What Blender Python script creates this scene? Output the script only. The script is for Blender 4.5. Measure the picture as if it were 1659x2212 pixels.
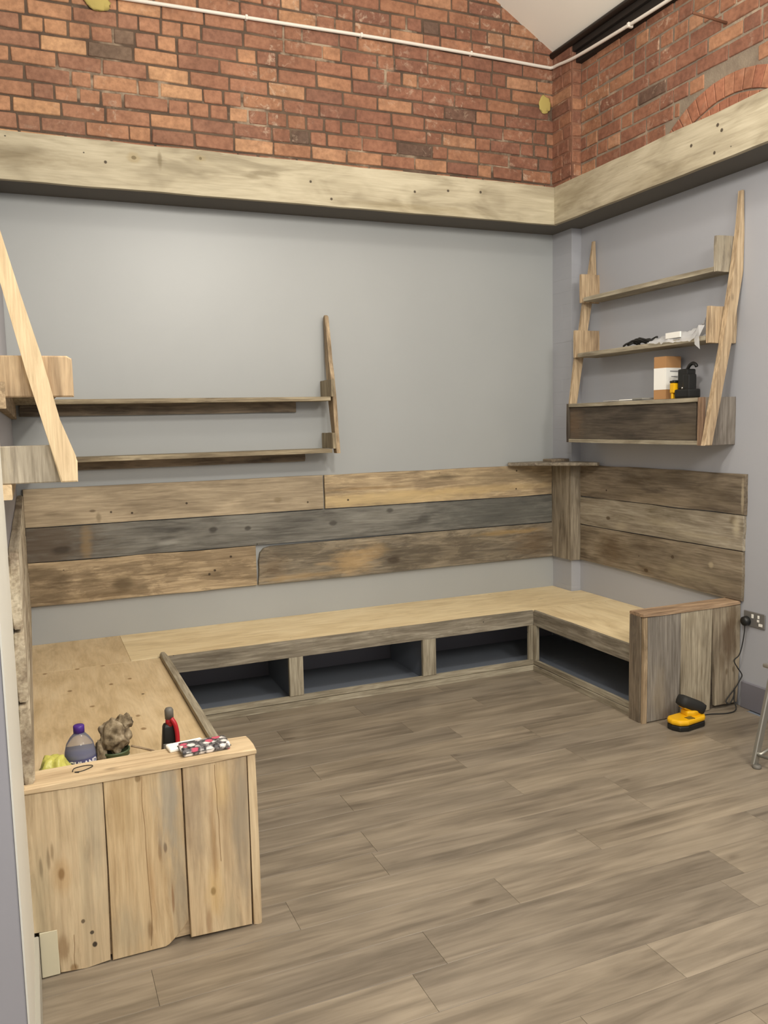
import bpy, bmesh, math, random
from mathutils import Vector, Matrix, noise
S = bpy.context.scene
for o in list(bpy.data.objects): bpy.data.objects.remove(o)
rnd = random.Random(7)

# ------------------------------------------------------------ camera
CP = Vector((-3.6807, -5.2696, 1.6685)); YAW, PITCH, ROLL = .39895, -.10687, -.0232
f = Vector((math.sin(YAW)*math.cos(PITCH), math.cos(YAW)*math.cos(PITCH), math.sin(PITCH)))
r = Vector((math.cos(YAW), -math.sin(YAW), 0)); u = r.cross(f)
c_, s_ = math.cos(ROLL), math.sin(ROLL)
R_, U_ = c_*r + s_*u, -s_*r + c_*u
cd = bpy.data.cameras.new('camera'); cam = bpy.data.objects.new('camera', cd); S.collection.objects.link(cam)
M = Matrix((R_, U_, -f)).transposed().to_4x4(); M.translation = CP; cam.matrix_world = M
cd.sensor_fit = 'VERTICAL'; cd.sensor_height = 24; cd.lens = 1807.06/2212*24; cd.clip_start = .05
S.camera = cam
# ------------------------------------------------------------ world, lamps, exposure
S.view_settings.view_transform = 'Standard'; S.view_settings.look = 'None'
S.view_settings.exposure = 0.9; S.view_settings.gamma = 1; S.view_settings.use_curve_mapping = False
w = bpy.data.worlds.new('world'); S.world = w; w.use_nodes = True
w.node_tree.nodes['Background'].inputs[0].default_value = (1, .98, .95, 1)
w.node_tree.nodes['Background'].inputs[1].default_value = .40
def lamp(loc, size, power, col=(1, .95, .85), aim=(0, 0, -1), kind='AREA', spread=math.pi):
    l = bpy.data.lights.new('unseen_lamp', kind); l.energy = power; l.color = col
    if kind == 'AREA': l.shape = 'DISK'; l.size = size; l.spread = spread
    else: l.shadow_soft_size = size
    o = bpy.data.objects.new('unseen_lamp', l); S.collection.objects.link(o); o.location = loc
    o.rotation_euler = Vector(aim).to_track_quat('-Z', 'Y').to_euler(); return o
lamp((-2.3, -3.15, 3.3), .12, 66, kind='POINT')
lamp((-1.7, -2.6, 4.1), .15, 24, kind='POINT')  # added lamp out of view, brightens the ceiling and upper brick
lamp((-1.2, -5.4, 3.3), .35, 95, kind='POINT')
lamp((-2.9, -6.2, 3.2), .35, 95, kind='POINT')

# ------------------------------------------------------------ helpers
def lin(c):
    if isinstance(c, str): c = [int(c[i:i+2], 16)/255 for i in (0, 2, 4)]
    return tuple(((x/12.92) if x <= .04045 else ((x+.055)/1.055)**2.4) for x in c[:3]) + (1,)
def tag(o, label=None, cat=None, group=None, kind=None):
    if label: o['label'] = label
    if cat: o['category'] = cat
    if group: o['group'] = group
    if kind: o['kind'] = kind
    return o
def link(name, me, parent=None, loc=None, mw=None, mat=None):
    o = bpy.data.objects.new(name, me); S.collection.objects.link(o)
    if parent is not None: o.parent = parent
    if mw is not None:
        base = Matrix.Translation(gloc(parent)) if parent is not None else Matrix()
        o.matrix_basis = base.inverted() @ mw
    elif loc is not None:
        o.location = Vector(loc) - (gloc(parent) if parent is not None else Vector())
    if mat and me is not None:
        if len(me.materials) == 0: me.materials.append(mat)
    return o
GL = {}
def gloc(p):   # parents only translate
    v = Vector()
    while p is not None:
        v += Vector(p.get('_w', p.location)) if False else p.matrix_basis.translation
        p = p.parent
    return v
def empty(name, loc, label, cat, group=None):
    o = bpy.data.objects.new(name, None); S.collection.objects.link(o); o.location = loc; o.empty_display_size = .1
    return tag(o, label, cat, group)
def mesh_from(bm, name='m', smooth=False):
    me = bpy.data.meshes.new(name); bm.normal_update(); bm.to_mesh(me); bm.free()
    if smooth:
        for p in me.polygons: p.use_smooth = True
    return me
def add_box(bm, a, b, bev=0):
    a, b = [min(x, y) for x, y in zip(a, b)], [max(x, y) for x, y in zip(a, b)]
    vs = [bm.verts.new((x, y, z)) for z in (a[2], b[2]) for y in (a[1], b[1]) for x in (a[0], b[0])]
    fs = [bm.faces.new([vs[i] for i in q]) for q in ((0,2,3,1),(4,5,7,6),(0,1,5,4),(2,6,7,3),(0,4,6,2),(1,3,7,5))]
    if bev:
        es = list({e for f_ in fs for e in f_.edges})
        bmesh.ops.bevel(bm, geom=es, offset=bev, segments=2 if bev > .004 else 1, affect='EDGES', profile=.6)
def box(name, a, b, mat, parent=None, bev=.0, label=None, kind=None):
    """axis-aligned box, origin at its lower corner"""
    lo = Vector([min(x, y) for x, y in zip(a, b)]); hi = Vector([max(x, y) for x, y in zip(a, b)])
    bm = bmesh.new(); add_box(bm, (0, 0, 0), hi-lo, bev)
    return tag(link(name, mesh_from(bm), parent, loc=lo, mat=mat), label, None, None, kind)
AX = {'x': Vector((1,0,0)), 'y': Vector((0,1,0)), 'z': Vector((0,0,1)), '-x': Vector((-1,0,0)), '-y': Vector((0,-1,0)), '-z': Vector((0,0,-1))}
def prism(name, pts, T, o, U, V, mat, parent=None, bev=.002, label=None):
    """outline pts (u, v) extruded by T; local x = U (grain), y = V, z = U x V"""
    U = AX[U] if isinstance(U, str) else Vector(U); V = AX[V] if isinstance(V, str) else Vector(V); N = U.cross(V)
    area = sum(pts[i][0]*pts[(i+1) % len(pts)][1]-pts[(i+1) % len(pts)][0]*pts[i][1] for i in range(len(pts)))
    if area < 0: pts = pts[::-1]
    bm = bmesh.new(); n = len(pts)
    lo = [bm.verts.new((p[0], p[1], 0)) for p in pts]; hi = [bm.verts.new((p[0], p[1], T)) for p in pts]
    bm.faces.new(lo[::-1]); bm.faces.new(hi)
    for i in range(n): bm.faces.new((lo[i], lo[(i+1) % n], hi[(i+1) % n], hi[i]))
    if bev:
        es = [e for e in bm.edges if (e.verts[0].co.z < 1e-6) == (e.verts[1].co.z < 1e-6)]
        bmesh.ops.bevel(bm, geom=es, offset=bev, segments=1, affect='EDGES')
    mw = Matrix((U, V, N)).transposed().to_4x4(); mw.translation = Vector(o)
    return tag(link(name, mesh_from(bm), parent, mw=mw, mat=mat), label)
def wob_rect(L, W, wob=.002, n=None, ends=.002, round_=0):
    n = n or max(4, int(L/.12)); k = rnd.random()*50
    wv = lambda t, s: wob*(2*noise.noise((t*3.1+k, s, 0))+.6*noise.noise((t*11+k, s, 3)))
    pts = []
    for i in range(n+1):
        t = L*i/n; pts.append((t, wv(t, 1)))
    m = 3
    for j in range(1, m): pts.append((L+ends*rnd.uniform(-1, 1), W*j/m))
    for i in range(n, -1, -1):
        t = L*i/n; pts.append((t, W+wv(t, 7)))
    for j in range(m-1, 0, -1): pts.append((ends*rnd.uniform(-1, 1), W*j/m))
    return pts
def plank(name, o, U, V, L, W, T, mat, parent=None, wob=.0015, bev=.0025, label=None, ends=.0015):
    return prism(name, wob_rect(L, W, wob, ends=ends), T, o, U, V, mat, parent, bev, label)
def lathe(name, prof, loc, mat, parent=None, seg=28, rot=None, label=None, smooth=True, cap=True):
    bm = bmesh.new(); rings = []
    for (rr, z) in prof: rings.append([bm.verts.new((rr*math.cos(2*math.pi*i/seg), rr*math.sin(2*math.pi*i/seg), z)) for i in range(seg)])
    for a, b in zip(rings, rings[1:]):
        for i in range(seg): bm.faces.new((a[i], a[(i+1) % seg], b[(i+1) % seg], b[i]))
    if cap: bm.faces.new(rings[0][::-1]); bm.faces.new(rings[-1])
    me = mesh_from(bm, smooth=smooth)
    mw = Matrix.Translation(loc)
    if rot is not None: mw = mw @ rot.to_4x4()
    return tag(link(name, me, parent, mw=mw, mat=mat), label)
def tube(name, pts, rad, mat, parent=None, seg=8, label=None, res=6, smooth_path=True):
    P = [Vector(p) for p in pts]
    if smooth_path and len(P) > 2:
        Q = []
        for i in range(len(P)-1):
            p0, p1, p2, p3 = P[max(i-1, 0)], P[i], P[i+1], P[min(i+2, len(P)-1)]
            for k in range(res):
                t = k/res
                Q.append(.5*((2*p1)+(-p0+p2)*t+(2*p0-5*p1+4*p2-p3)*t*t+(-p0+3*p1-3*p2+p3)*t**3))
        P = Q+[P[-1]]
    o0 = P[0].copy(); bm = bmesh.new(); prev = None; N = None; rings = []
    for i, p in enumerate(P):
        d = (P[min(i+1, len(P)-1)]-P[max(i-1, 0)]).normalized()
        if N is None: N = d.orthogonal().normalized()
        N = (N-d*N.dot(d)).normalized(); B = d.cross(N)
        rings.append([bm.verts.new(p-o0+rad*(math.cos(2*math.pi*k/seg)*N+math.sin(2*math.pi*k/seg)*B)) for k in range(seg)])
    for a, b in zip(rings, rings[1:]):
        for k in range(seg): bm.faces.new((a[k], a[(k+1) % seg], b[(k+1) % seg], b[k]))
    bm.faces.new(rings[0][::-1]); bm.faces.new(rings[-1])
    return tag(link(name, mesh_from(bm, smooth=True), parent, loc=o0, mat=mat), label)
def blob(name, loc, size, mat, parent=None, amp=.2, freq=3., seed=0, sub=4, label=None, smooth=True, flat=None, ridge=False):
    bm = bmesh.new(); bmesh.ops.create_icosphere(bm, subdivisions=sub, radius=1)
    for v in bm.verts:
        d = v.co.normalized()
        n_ = noise.noise(d*freq+Vector((seed*7.3, 1, 2))); n2 = noise.noise(d*freq*2.7+Vector((seed*3.1, 5, 2)))
        k = 1+amp*((1-2*abs(n_))*.8 if ridge else n_)+amp*.6*n2
        v.co = Vector((d.x*size[0]*k, d.y*size[1]*k, d.z*size[2]*k))
        if flat is not None and v.co.z < flat: v.co.z = flat
    return tag(link(name, mesh_from(bm, smooth=smooth), parent, loc=loc, mat=mat), label)

# ------------------------------------------------------------ materials
class NT:
    def __init__(s, name):
        s.m = bpy.data.materials.new(name); s.m.use_nodes = True; s.t = s.m.node_tree; s.b = s.t.nodes['Principled BSDF']
    def n(s, ty, **k):
        n = s.t.nodes.new(ty)
        for a, v in k.items():
            if a in n.inputs: n.inputs[a].default_value = v
            else: setattr(n, a, v)
        return n
    def l(s, a, b): s.t.links.new(a, b)
    def ramp(s, fac, stops, interp='LINEAR'):
        n = s.n('ShaderNodeValToRGB'); e = n.color_ramp; e.interpolation = interp
        while len(e.elements) < len(stops): e.elements.new(.5)
        for el, (p, c) in zip(e.elements, stops): el.position = p; el.color = c if len(c) == 4 else lin(c)
        s.l(fac, n.inputs[0]); return n.outputs[0]
    def mix(s, fac, a, b, mode='MIX'):
        n = s.n('ShaderNodeMix', data_type='RGBA', blend_type=mode)
        for i, v in ((0, fac), (6, a), (7, b)):
            if hasattr(v, 'links'): s.l(v, n.inputs[i])
            else: n.inputs[i].default_value = v
        return n.outputs[2]
    def math(s, op, a, b=0.):
        n = s.n('ShaderNodeMath', operation=op)
        for i, v in ((0, a), (1, b)):
            if hasattr(v, 'links'): s.l(v, n.inputs[i])
            else: n.inputs[i].default_value = v
        return n.outputs[0]
    def noise(s, vec, scale, detail=4, rough=.55, dist=0.):
        n = s.n('ShaderNodeTexNoise'); n.inputs['Scale'].default_value = scale; n.inputs['Detail'].default_value = detail
        n.inputs['Roughness'].default_value = rough; n.inputs['Distortion'].default_value = dist; s.l(vec, n.inputs['Vector']); return n.outputs[0]
    def mapped(s, vec, scale, loc=(0, 0, 0)):
        n = s.n('ShaderNodeMapping'); n.inputs['Scale'].default_value = scale; n.inputs['Location'].default_value = loc; s.l(vec, n.inputs[0]); return n.outputs[0]
    def bump(s, h, strength=.3, dist=.002):
        n = s.n('ShaderNodeBump'); n.inputs['Strength'].default_value = strength; n.inputs['Distance'].default_value = dist
        s.l(h, n.inputs['Height']); s.l(n.outputs[0], s.b.inputs['Normal'])
    def vec(s, rand=True, world=False):
        if world: return s.n('ShaderNodeNewGeometry').outputs['Position']
        tc = s.n('ShaderNodeTexCoord').outputs['Object']
        if not rand: return tc
        oi = s.n('ShaderNodeObjectInfo').outputs['Random']
        a = s.n('ShaderNodeVectorMath', operation='ADD'); k = s.n('ShaderNodeCombineXYZ')
        s.l(s.math('MULTIPLY', oi, 61.), k.inputs[0]); s.l(s.math('MULTIPLY', oi, 37.), k.inputs[1]); s.l(s.math('MULTIPLY', oi, 17.), k.inputs[2])
        s.l(tc, a.inputs[0]); s.l(k.outputs[0], a.inputs[1]); return a.outputs[0]
    def rough(s, v): s.b.inputs['Roughness'].default_value = v; return s
def plain(name, c, rough=.5, metal=0, **k):
    t = NT(name); t.b.inputs['Base Color'].default_value = lin(c); t.rough(rough); t.b.inputs['Metallic'].default_value = metal
    for a, v in k.items(): t.b.inputs[a.replace('_', ' ')].default_value = v
    return t.m
def wood(name, light, mid, dark, blotch=.5, knot=.6, streak=.5, rough=.75, stain=None, stain_amt=0., across=1., spots=()):
    t = NT(name); v = t.vec()
    v1 = t.mapped(v, (1.3, 16*across, 16)); v2 = t.mapped(v, (5, 90, 90)); v3 = t.mapped(v, (1.6, 5.5, 5.5))
    g = t.noise(v1, 1.6, 8, .68, 1.6); fine = t.noise(v2, 1.0, 3, .6); big = t.noise(v3, 1.3, 3, .6, .6)
    col = t.ramp(g, [(.34, dark), (.47, mid), (.60, light)])
    flat_ = t.ramp(big, [(.36, dark), (.49, mid), (.62, light)])
    col = t.mix(blotch, col, flat_)
    fr = t.ramp(fine, [(.35, (.62, .58, .52)), (.6, (1, 1, 1))])
    col = t.mix(streak, col, fr, 'MULTIPLY')
    if stain:
        sb = t.noise(t.mapped(v, (2.2, 9, 9)), 1.2, 6, .7, .4)
        m = t.ramp(sb, [(.50, (0, 0, 0)), (.56, (1, 1, 1))])
        col = t.mix(t.math('MULTIPLY', m, stain_amt), col, lin(stain))
    vo = t.n('ShaderNodeTexVoronoi'); vo.inputs['Scale'].default_value = 1.
    t.l(t.mapped(v, (4.2, 9.5, 9.5)), vo.inputs['Vector'])
    k = t.ramp(vo.outputs['Distance'], [(.05, (1, 1, 1)), (.13, (0, 0, 0))])
    gate = t.ramp(t.noise(t.mapped(v, (2.6, 4, 4)), 1.7, 1), [(.5, (0, 0, 0)), (.56, (1, 1, 1))])
    kk = t.math('MULTIPLY', t.math('MULTIPLY', k, gate), knot)
    kd = tuple(x*.33 for x in lin(dark)[:3])+(1,)
    col = t.mix(kk, col, kd)
    # nail holes
    vn = t.n('ShaderNodeTexVoronoi'); vn.inputs['Scale'].default_value = 1.; t.l(t.mapped(v, (7, 9, 3)), vn.inputs['Vector'])
    nh = t.ramp(vn.outputs['Distance'], [(.028, (1, 1, 1)), (.04, (0, 0, 0))])
    g2 = t.ramp(t.noise(t.mapped(v, (3, 3, 3), (9, 4, 2)), 2.3, 1), [(.53, (0, 0, 0)), (.55, (1, 1, 1))])
    col = t.mix(t.math('MULTIPLY', t.math('MULTIPLY', nh, g2), .85 if knot else 0), col, (.02, .015, .01, 1))
    hs = t.n('ShaderNodeHueSaturation'); hs.inputs['Saturation'].default_value = .86; t.l(col, hs.inputs['Color']); col = hs.outputs[0]
    if spots:   # knots, nail holes and stains where this board has them (board coordinates in metres)
        o_ = t.vec(rand=False); wn = t.noise(t.mapped(o_, (9, 34, 34)), 1., 4, .6)
        for (su, sv, ru, rv, sc_, amt, soft) in spots:
            mp = t.n('ShaderNodeMapping', vector_type='POINT'); mp.inputs['Scale'].default_value = (1/ru, 1/rv, 0); mp.inputs['Location'].default_value = (-su/ru, -sv/rv, 0)
            t.l(o_, mp.inputs[0]); ln = t.n('ShaderNodeVectorMath', operation='LENGTH'); t.l(mp.outputs[0], ln.inputs[0])
            d = t.math('ADD', ln.outputs['Value'], t.math('MULTIPLY', t.math('SUBTRACT', wn, .5), 1.6*soft+.3))
            mr_ = t.n('ShaderNodeMapRange', interpolation_type='SMOOTHSTEP'); t.l(d, mr_.inputs[0])
            mr_.inputs[1].default_value = 1+soft*.5; mr_.inputs[2].default_value = max(.05, 1-soft); mr_.inputs[3].default_value = 0; mr_.inputs[4].default_value = amt
            tint = t.mix(.35, lin(sc_), t.mix(.5, col, lin(sc_), 'MULTIPLY')) if ru > .03 else lin(sc_)
            col = t.mix(mr_.outputs[0], col, tint)
    t.l(col, t.b.inputs['Base Color']); t.rough(rough)
    t.bump(t.math('ADD', t.math('MULTIPLY', g, .7), t.math('MULTIPLY', fine, .5)), .45, .002)
    return t.m
def dots(ps, r=.008, c='33261a', a=.9): return [(p[0], p[1], r, r, c, a, .3) for p in ps]
W_BEAMR = wood('pale_beam_wood_right', 'c0b497', 'aea184', '8a7d62', blotch=.65, knot=.3, streak=.15, rough=.8, spots=dots([(1.475, .181), (1.504, .146), (1.287, .133), (1.456, .047)], .010)+[(.20, .15, .22, .10, '8d8165', .6, .8), (1.0, .05, .3, .05, '9a8d72', .4, .8)])
W_BEAM = wood('pale_beam_wood', 'c2b698', 'b1a486', '8d8064', blotch=.7, knot=.3, streak=.15, rough=.8, spots=dots([(.566, .135), (1.087, .205), (1.875, .042), (1.745, .134), (2.438, .132), (2.676, .157), (2.915, .168)], .009)+[(.718, .174, .014, .011, '33261a', .9, .3), (.718, .174, .04, .03, 'a8966e', .6, .5), (1.087, .205, .035, .02, 'a8966e', .5, .5), (.859, .175, .012, .05, '6f6248', .6, .7), (1.46, .155, .10, .018, '71644a', .75, .8), (1.38, .13, .06, .014, '7d7054', .6, .8), (.10, .12, .34, .05, '85765a', .55, .9), (2.449, .03, .5, .03, '9c8c66', .4, .9)])
W_GREY = wood('weathered_grey_wood', 'a89c88', '857966', '584d3f', blotch=.45, stain='5a4a36', stain_amt=.25)
W_GREYB = wood('grey_blue_board', '88857c', '6f6c65', '4d4a45', blotch=.5, knot=.1, streak=.35, spots=[(.1, .1, .36, .3, '574430', .85, .9), (.33, .09, .035, .14, 'a58a62', .6, .8), (.194, .062, .06, .025, '2f2419', .8, .6), (1.085, .117, .03, .02, '3a3631', .8, .5), (1.307, .113, .022, .016, '3a3631', .8, .5), (1.888, .106, .03, .018, '3a3631', .7, .5), (2.301, .164, .03, .018, '3a3631', .7, .5), (2.556, .083, .06, .03, '35322e', .7, .7), (.864, .133, .09, .014, '3b3833', .6, .7), (3.2, .1, .62, .16, '4a4b48', .75, .7), (.80, .06, .08, .02, 'b4b2aa', .6, .8)])
W_GREYD = wood('dark_grey_wood', '86827a', '66615a', '433f39', blotch=.45, stain='5b4226', stain_amt=.35)
W_TAN = wood('tan_wood', 'ccb088', 'ad926c', '80694a', blotch=.5, stain='6b5637', stain_amt=.45)
W_STAIN = wood('stained_brown_wood', 'b89c72', '84705a', '4f4235', blotch=.5, stain='4f4331', stain_amt=.65)
W_STAINB = wood('stained_round_board', 'a8987c', '857966', '5b5245', blotch=.5, knot=.1, stain='544a3b', stain_amt=.55, spots=[(.664, .10, .16, .09, 'c8a878', .8, .8), (.82, .157, .10, .06, 'bfa174', .6, .8), (.45, .10, .08, .012, 'c2a984', .7, .7), (1.343, .12, .45, .12, '5f5343', .6, .9), (.958, .081, .05, .03, '3c2f22', .8, .6), (.104, .1, .10, .09, '6b5439', .6, .9), (2.1, .12, .2, .12, '6f5638', .6, .9), (1.884, .21, .3, .02, 'b9985f', .6, .8), (.3, .03, .3, .02, 'bfa276', .6, .8)])
W_HONEY = wood('honey_wood', 'dcc094', 'c6a678', '9c7f55', blotch=.5, knot=.8, streak=.3, stain='a39883', stain_amt=.45)
W_HONEY2 = wood('pale_honey_wood', 'dfc598', 'ceb084', 'a98c62', blotch=.4, knot=.6, streak=.2)
W_DARK = wood('dark_brown_wood', '6b5f4f', '50463a', '332b23', blotch=.5, knot=.6, stain='3b2a1c', stain_amt=.4)
W_R1 = wood('brown_backrest_board', '97876f', '7c6c57', '5a4d3d', blotch=.6, knot=.1, spots=[(.613, .138, .12, .05, '54452f', .6, .9), (.936, .17, .3, .05, '4f4230', .6, .9), (1.28, .1, .2, .06, '554733', .5, .9), (.813, .04, .4, .04, '9a8a70', .5, .9), (1.50, .1, .012, .10, 'b7a98f', .6, .6)]+dots([(.298, .059)], .007))
W_R2 = wood('pale_backrest_board', 'b3a790', '9a8d78', '76694f', blotch=.5, knot=.1, spots=[(.319, .073, .022, .012, '4f402c', .85, .5), (.858, .092, .2, .03, 'b9ad93', .6, .9), (1.433, .17, .03, .03, '6b5c44', .7, .7), (1.461, .128, .03, .06, 'c6b99e', .6, .8), (1.14, .05, .3, .02, 'c0b398', .5, .9), (.45, .03, .06, .03, 'bbae94', .6, .8)])
W_R3 = wood('knotty_backrest_board', '9f8f76', '85755d', '5f503d', blotch=.6, knot=.1, spots=[(.712, .068, .024, .014, '2c1c10', .95, .4), (.712, .068, .07, .035, '6d583c', .6, .7), (.953, .19, .015, .013, '42301f', .9, .4), (1.274, .191, .02, .02, 'b5a68a', .7, .6), (.356, .15, .16, .12, '6c5538', .6, .9), (1.0, .12, .10, .07, 'a79a80', .6, .9), (.65, .22, .15, .03, '51412c', .6, .9), (1.2, .10, .3, .05, 'a89a80', .5, .9)])
W_DARKP = wood('dark_panel_board', '665a4a', '51463a', '352d24', blotch=.6, knot=.1, spots=[(.05, .1, .10, .12, '7c6146', .6, .9), (1.1, .05, .15, .05, '74664f', .5, .9), (.30, .2, .2, .03, '33291e', .6, .8)])
W_BROWN = wood('brown_wood', '96836a', '756652', '50443a', blotch=.55, stain='94836a', stain_amt=.3)
W_PALEG = wood('pale_grey_wood', 'b3a894', '948875', '6b604f', blotch=.5, stain='b1a387', stain_amt=.35)
W_RAIL = wood('rail_wood', 'bdb299', 'a4987f', '7c705a', blotch=.5, knot=.5)
W_PLY = wood('plywood', 'f0d9a8', 'e4ca95', 'cdb07c', blotch=.45, knot=.45, streak=.12, rough=.6, across=.5)
W_PLY2 = wood('plywood_darker', 'dfc495', 'd2b481', 'b99b68', blotch=.5, knot=.1, streak=.12, rough=.6, across=.4, spots=[(a, b, .016, .012, '7d5c34', .75, .5) for a, b in ((1.854, .59), (1.873, .43), (1.873, .302), (1.563, .196), (1.489, .486), (1.51, .291), (.975, .224), (.799, .222), (1.2, .4))]+[(1.279, .165, .008, .008, '4a3420', .9, .3)])
W_END = wood('raw_end_wood', 'cfc2a8', 'ad9c80', '75604a', blotch=.7, knot=.3)

def paint(name, c, rough=.5, bscale=9, spec=.5, bump=.12):
    t = NT(name); v = t.vec(rand=False, world=True)
    n_ = t.noise(v, 1.1, 3, .5); a = lin(c)
    col = t.ramp(n_, [(.3, tuple(x*.96 for x in a[:3])+(1,)), (.7, tuple(min(1, x*1.04) for x in a[:3])+(1,))])
    t.l(col, t.b.inputs['Base Color']); t.rough(rough); t.b.inputs['Specular IOR Level'].default_value = spec
    t.bump(t.noise(v, bscale*10, 3), bump, .001); return t.m
P_WALL = paint('grey_wall_paint', 'a4a6a6', .40)
P_WALLR = paint('grey_lilac_wall_paint', 'a9aab0', .42)
P_LAV = paint('lavender_wall_paint', '9c9aa0', .5)
P_WHITE = paint('white_wall_paint', 'd8d5cb', .5)
P_CEIL = paint('white_ceiling_paint', 'f6f2e8', .8)
P_SKIRT = paint('slate_blue_skirting_paint', '75737b', .45)
P_SOFFIT = paint('dark_grey_soffit', '5f5b55', .8)  # one even dark grey for the soffits and top covers
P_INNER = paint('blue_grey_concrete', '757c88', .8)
def mortar(name, a, b):
    t = NT(name); v = t.vec(world=True)
    col = t.ramp(t.noise(v, 5, 5, .6), [(.35, a), (.65, b)])
    p = t.ramp(t.noise(v, 2.1, 5, .65), [(.56, (0, 0, 0)), (.64, (1, 1, 1))])
    col = t.mix(t.math('MULTIPLY', p, .7), col, lin('b9a48c'))
    t.l(col, t.b.inputs['Base Color']); t.rough(.95); t.bump(t.noise(v, 90, 4), .8, .004); return t.m
M_MORT = mortar('brown_mortar', '4e3f34', '6c5a4a')
M_MORT2 = mortar('grey_mortar', '75675a', '948674')
def brick_mat(name, island, arch=False):
    t = NT(name); v = t.vec(world=True)
    if island: rn = t.n('ShaderNodeNewGeometry').outputs['Random Per Island']
    else: rn = t.n('ShaderNodeObjectInfo').outputs['Random']
    if arch: st = [(0, 'bb7a56'), (.5, 'c6865e'), (1, 'cd9369')]
    else: st = [(0, '7b6858'), (.03, '7e6655'), (.045, '9d6e56'), (.3, 'a97558'), (.55, 'b47f5d'), (.8, 'bf8b62'), (.93, 'cb996c'), (1, 'd2a479')]
    base = t.ramp(rn, st)
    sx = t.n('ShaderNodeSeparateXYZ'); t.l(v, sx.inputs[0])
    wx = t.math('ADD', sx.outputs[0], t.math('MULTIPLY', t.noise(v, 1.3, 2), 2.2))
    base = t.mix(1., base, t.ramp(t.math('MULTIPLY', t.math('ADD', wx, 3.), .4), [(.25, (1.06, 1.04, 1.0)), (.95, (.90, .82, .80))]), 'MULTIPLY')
    m = t.noise(v, 30, 5, .65); base = t.mix(.6, base, t.ramp(m, [(.36, (.74, .71, .69)), (.62, (1.0, 1.0, 1.0))]), 'MULTIPLY')
    s2 = t.noise(v, 3.2, 4, .6); base = t.mix(.55, base, t.ramp(s2, [(.35, (.74, .70, .68)), (.6, (1, 1, 1))]), 'MULTIPLY')
    e1 = t.ramp(t.noise(v, 17, 6, .7, .5), [(.54, (0, 0, 0)), (.66, (1, 1, 1))]); e2 = t.ramp(t.noise(v, 1.7, 3, .5), [(.48, (0, 0, 0)), (.62, (1, 1, 1))])
    base = t.mix(t.math('MULTIPLY', t.math('MULTIPLY', e1, e2), .7), base, lin('c9ad93'))
    hs = t.n('ShaderNodeHueSaturation'); hs.inputs['Saturation'].default_value = .9; hs.inputs['Hue'].default_value = .503; t.l(base, hs.inputs['Color']); base = hs.outputs[0]
    t.l(base, t.b.inputs['Base Color']); t.rough(.85); t.bump(m, .6, .004); return t.m
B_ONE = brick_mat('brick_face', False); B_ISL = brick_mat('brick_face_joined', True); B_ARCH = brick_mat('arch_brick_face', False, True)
def floor_mat():
    t = NT('oak_effect_vinyl'); v = t.vec()
    g = t.noise(t.mapped(v, (1.0, 11, 11)), 1.5, 6, .6, .8); fine = t.noise(t.mapped(v, (3, 60, 60)), 1, 3)
    big = t.noise(t.mapped(v, (1.1, 5, 5)), 1.2, 3, .6, .3)
    col = t.ramp(g, [(.32, '665c50'), (.47, '887c6d'), (.62, 'a29584')])
    col = t.mix(.45, col, t.ramp(big, [(.38, '73695c'), (.62, 'a49785')]))
    col = t.mix(.25, col, t.ramp(fine, [(.3, (.7, .68, .64)), (.6, (1, 1, 1))]), 'MULTIPLY')
    oi = t.n('ShaderNodeObjectInfo').outputs['Random']
    col = t.mix(.55, col, t.ramp(oi, [(0, (.84, .84, .85)), (1, (1, .99, .97))]), 'MULTIPLY')
    vo = t.n('ShaderNodeTexVoronoi'); vo.inputs['Scale'].default_value = 1.; t.l(t.mapped(v, (2.6, 7, 7)), vo.inputs['Vector'])
    k = t.ramp(vo.outputs['Distance'], [(.04, (1, 1, 1)), (.14, (0, 0, 0))])
    gate = t.ramp(t.noise(t.mapped(v, (2.6, 4, 4)), 1.7, 1), [(.52, (0, 0, 0)), (.57, (1, 1, 1))])
    col = t.mix(t.math('MULTIPLY', t.math('MULTIPLY', k, gate), .5), col, lin('4c4033'))
    t.l(col, t.b.inputs['Base Color']); t.rough(.34); t.b.inputs['Specular IOR Level'].default_value = .4
    t.bump(fine, .1, .001); return t.m
F_VINYL = floor_mat()
M_BLACK = plain('black_plastic', '1b1b1a', .4); M_BLACKR = plain('black_rubber', '22211f', .7)
M_YEL = plain('yellow_plastic', 'e8b012', .35); M_CARD = plain('brown_cardboard', 'b08457', .8)
M_LABELW = plain('white_label_paper', 'f2f0ea', .6); M_STEEL = plain('grey_steel', '9a9890', .35, .8)
M_WHITEP = plain('white_plastic', 'efece4', .4); M_SOCK = plain('brushed_grey_plate', '7f7d7a', .4, .4)
M_DARKMET = plain('black_painted_steel', '25221f', .5); M_DARKTIM = plain('black_stained_timber', '1f1a16', .7)
M_RUST = plain('rusty_iron', '6b4530', .9); M_CABLE = plain('white_cable', 'e3dcd2', .5)
M_RED = plain('red_plastic', 'b3202c', .4); M_GREYP = plain('grey_plastic', '6a665f', .5); M_PURP = plain('purple_plastic', '4b2a86', .4)
M_GLASS = plain('clear_plastic', 'dcdce4', .12, Transmission_Weight=.85, IOR=1.25)
M_LIQ = plain('blue_violet_liquid', '5f6590', .3)
M_PAPER = plain('crumpled_paper', 'd9d2c4', .8)
M_ALU = plain('aluminium', 'a9a69e', .35, .7)

# ------------------------------------------------------------ setting
ZB, HB = 2.987, .2475
def struct(o): o['kind'] = 'structure'; return o
fl = struct(box('floor', (-5.6, -8.0, -.10), (.15, .15, -.004), P_INNER))
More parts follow.
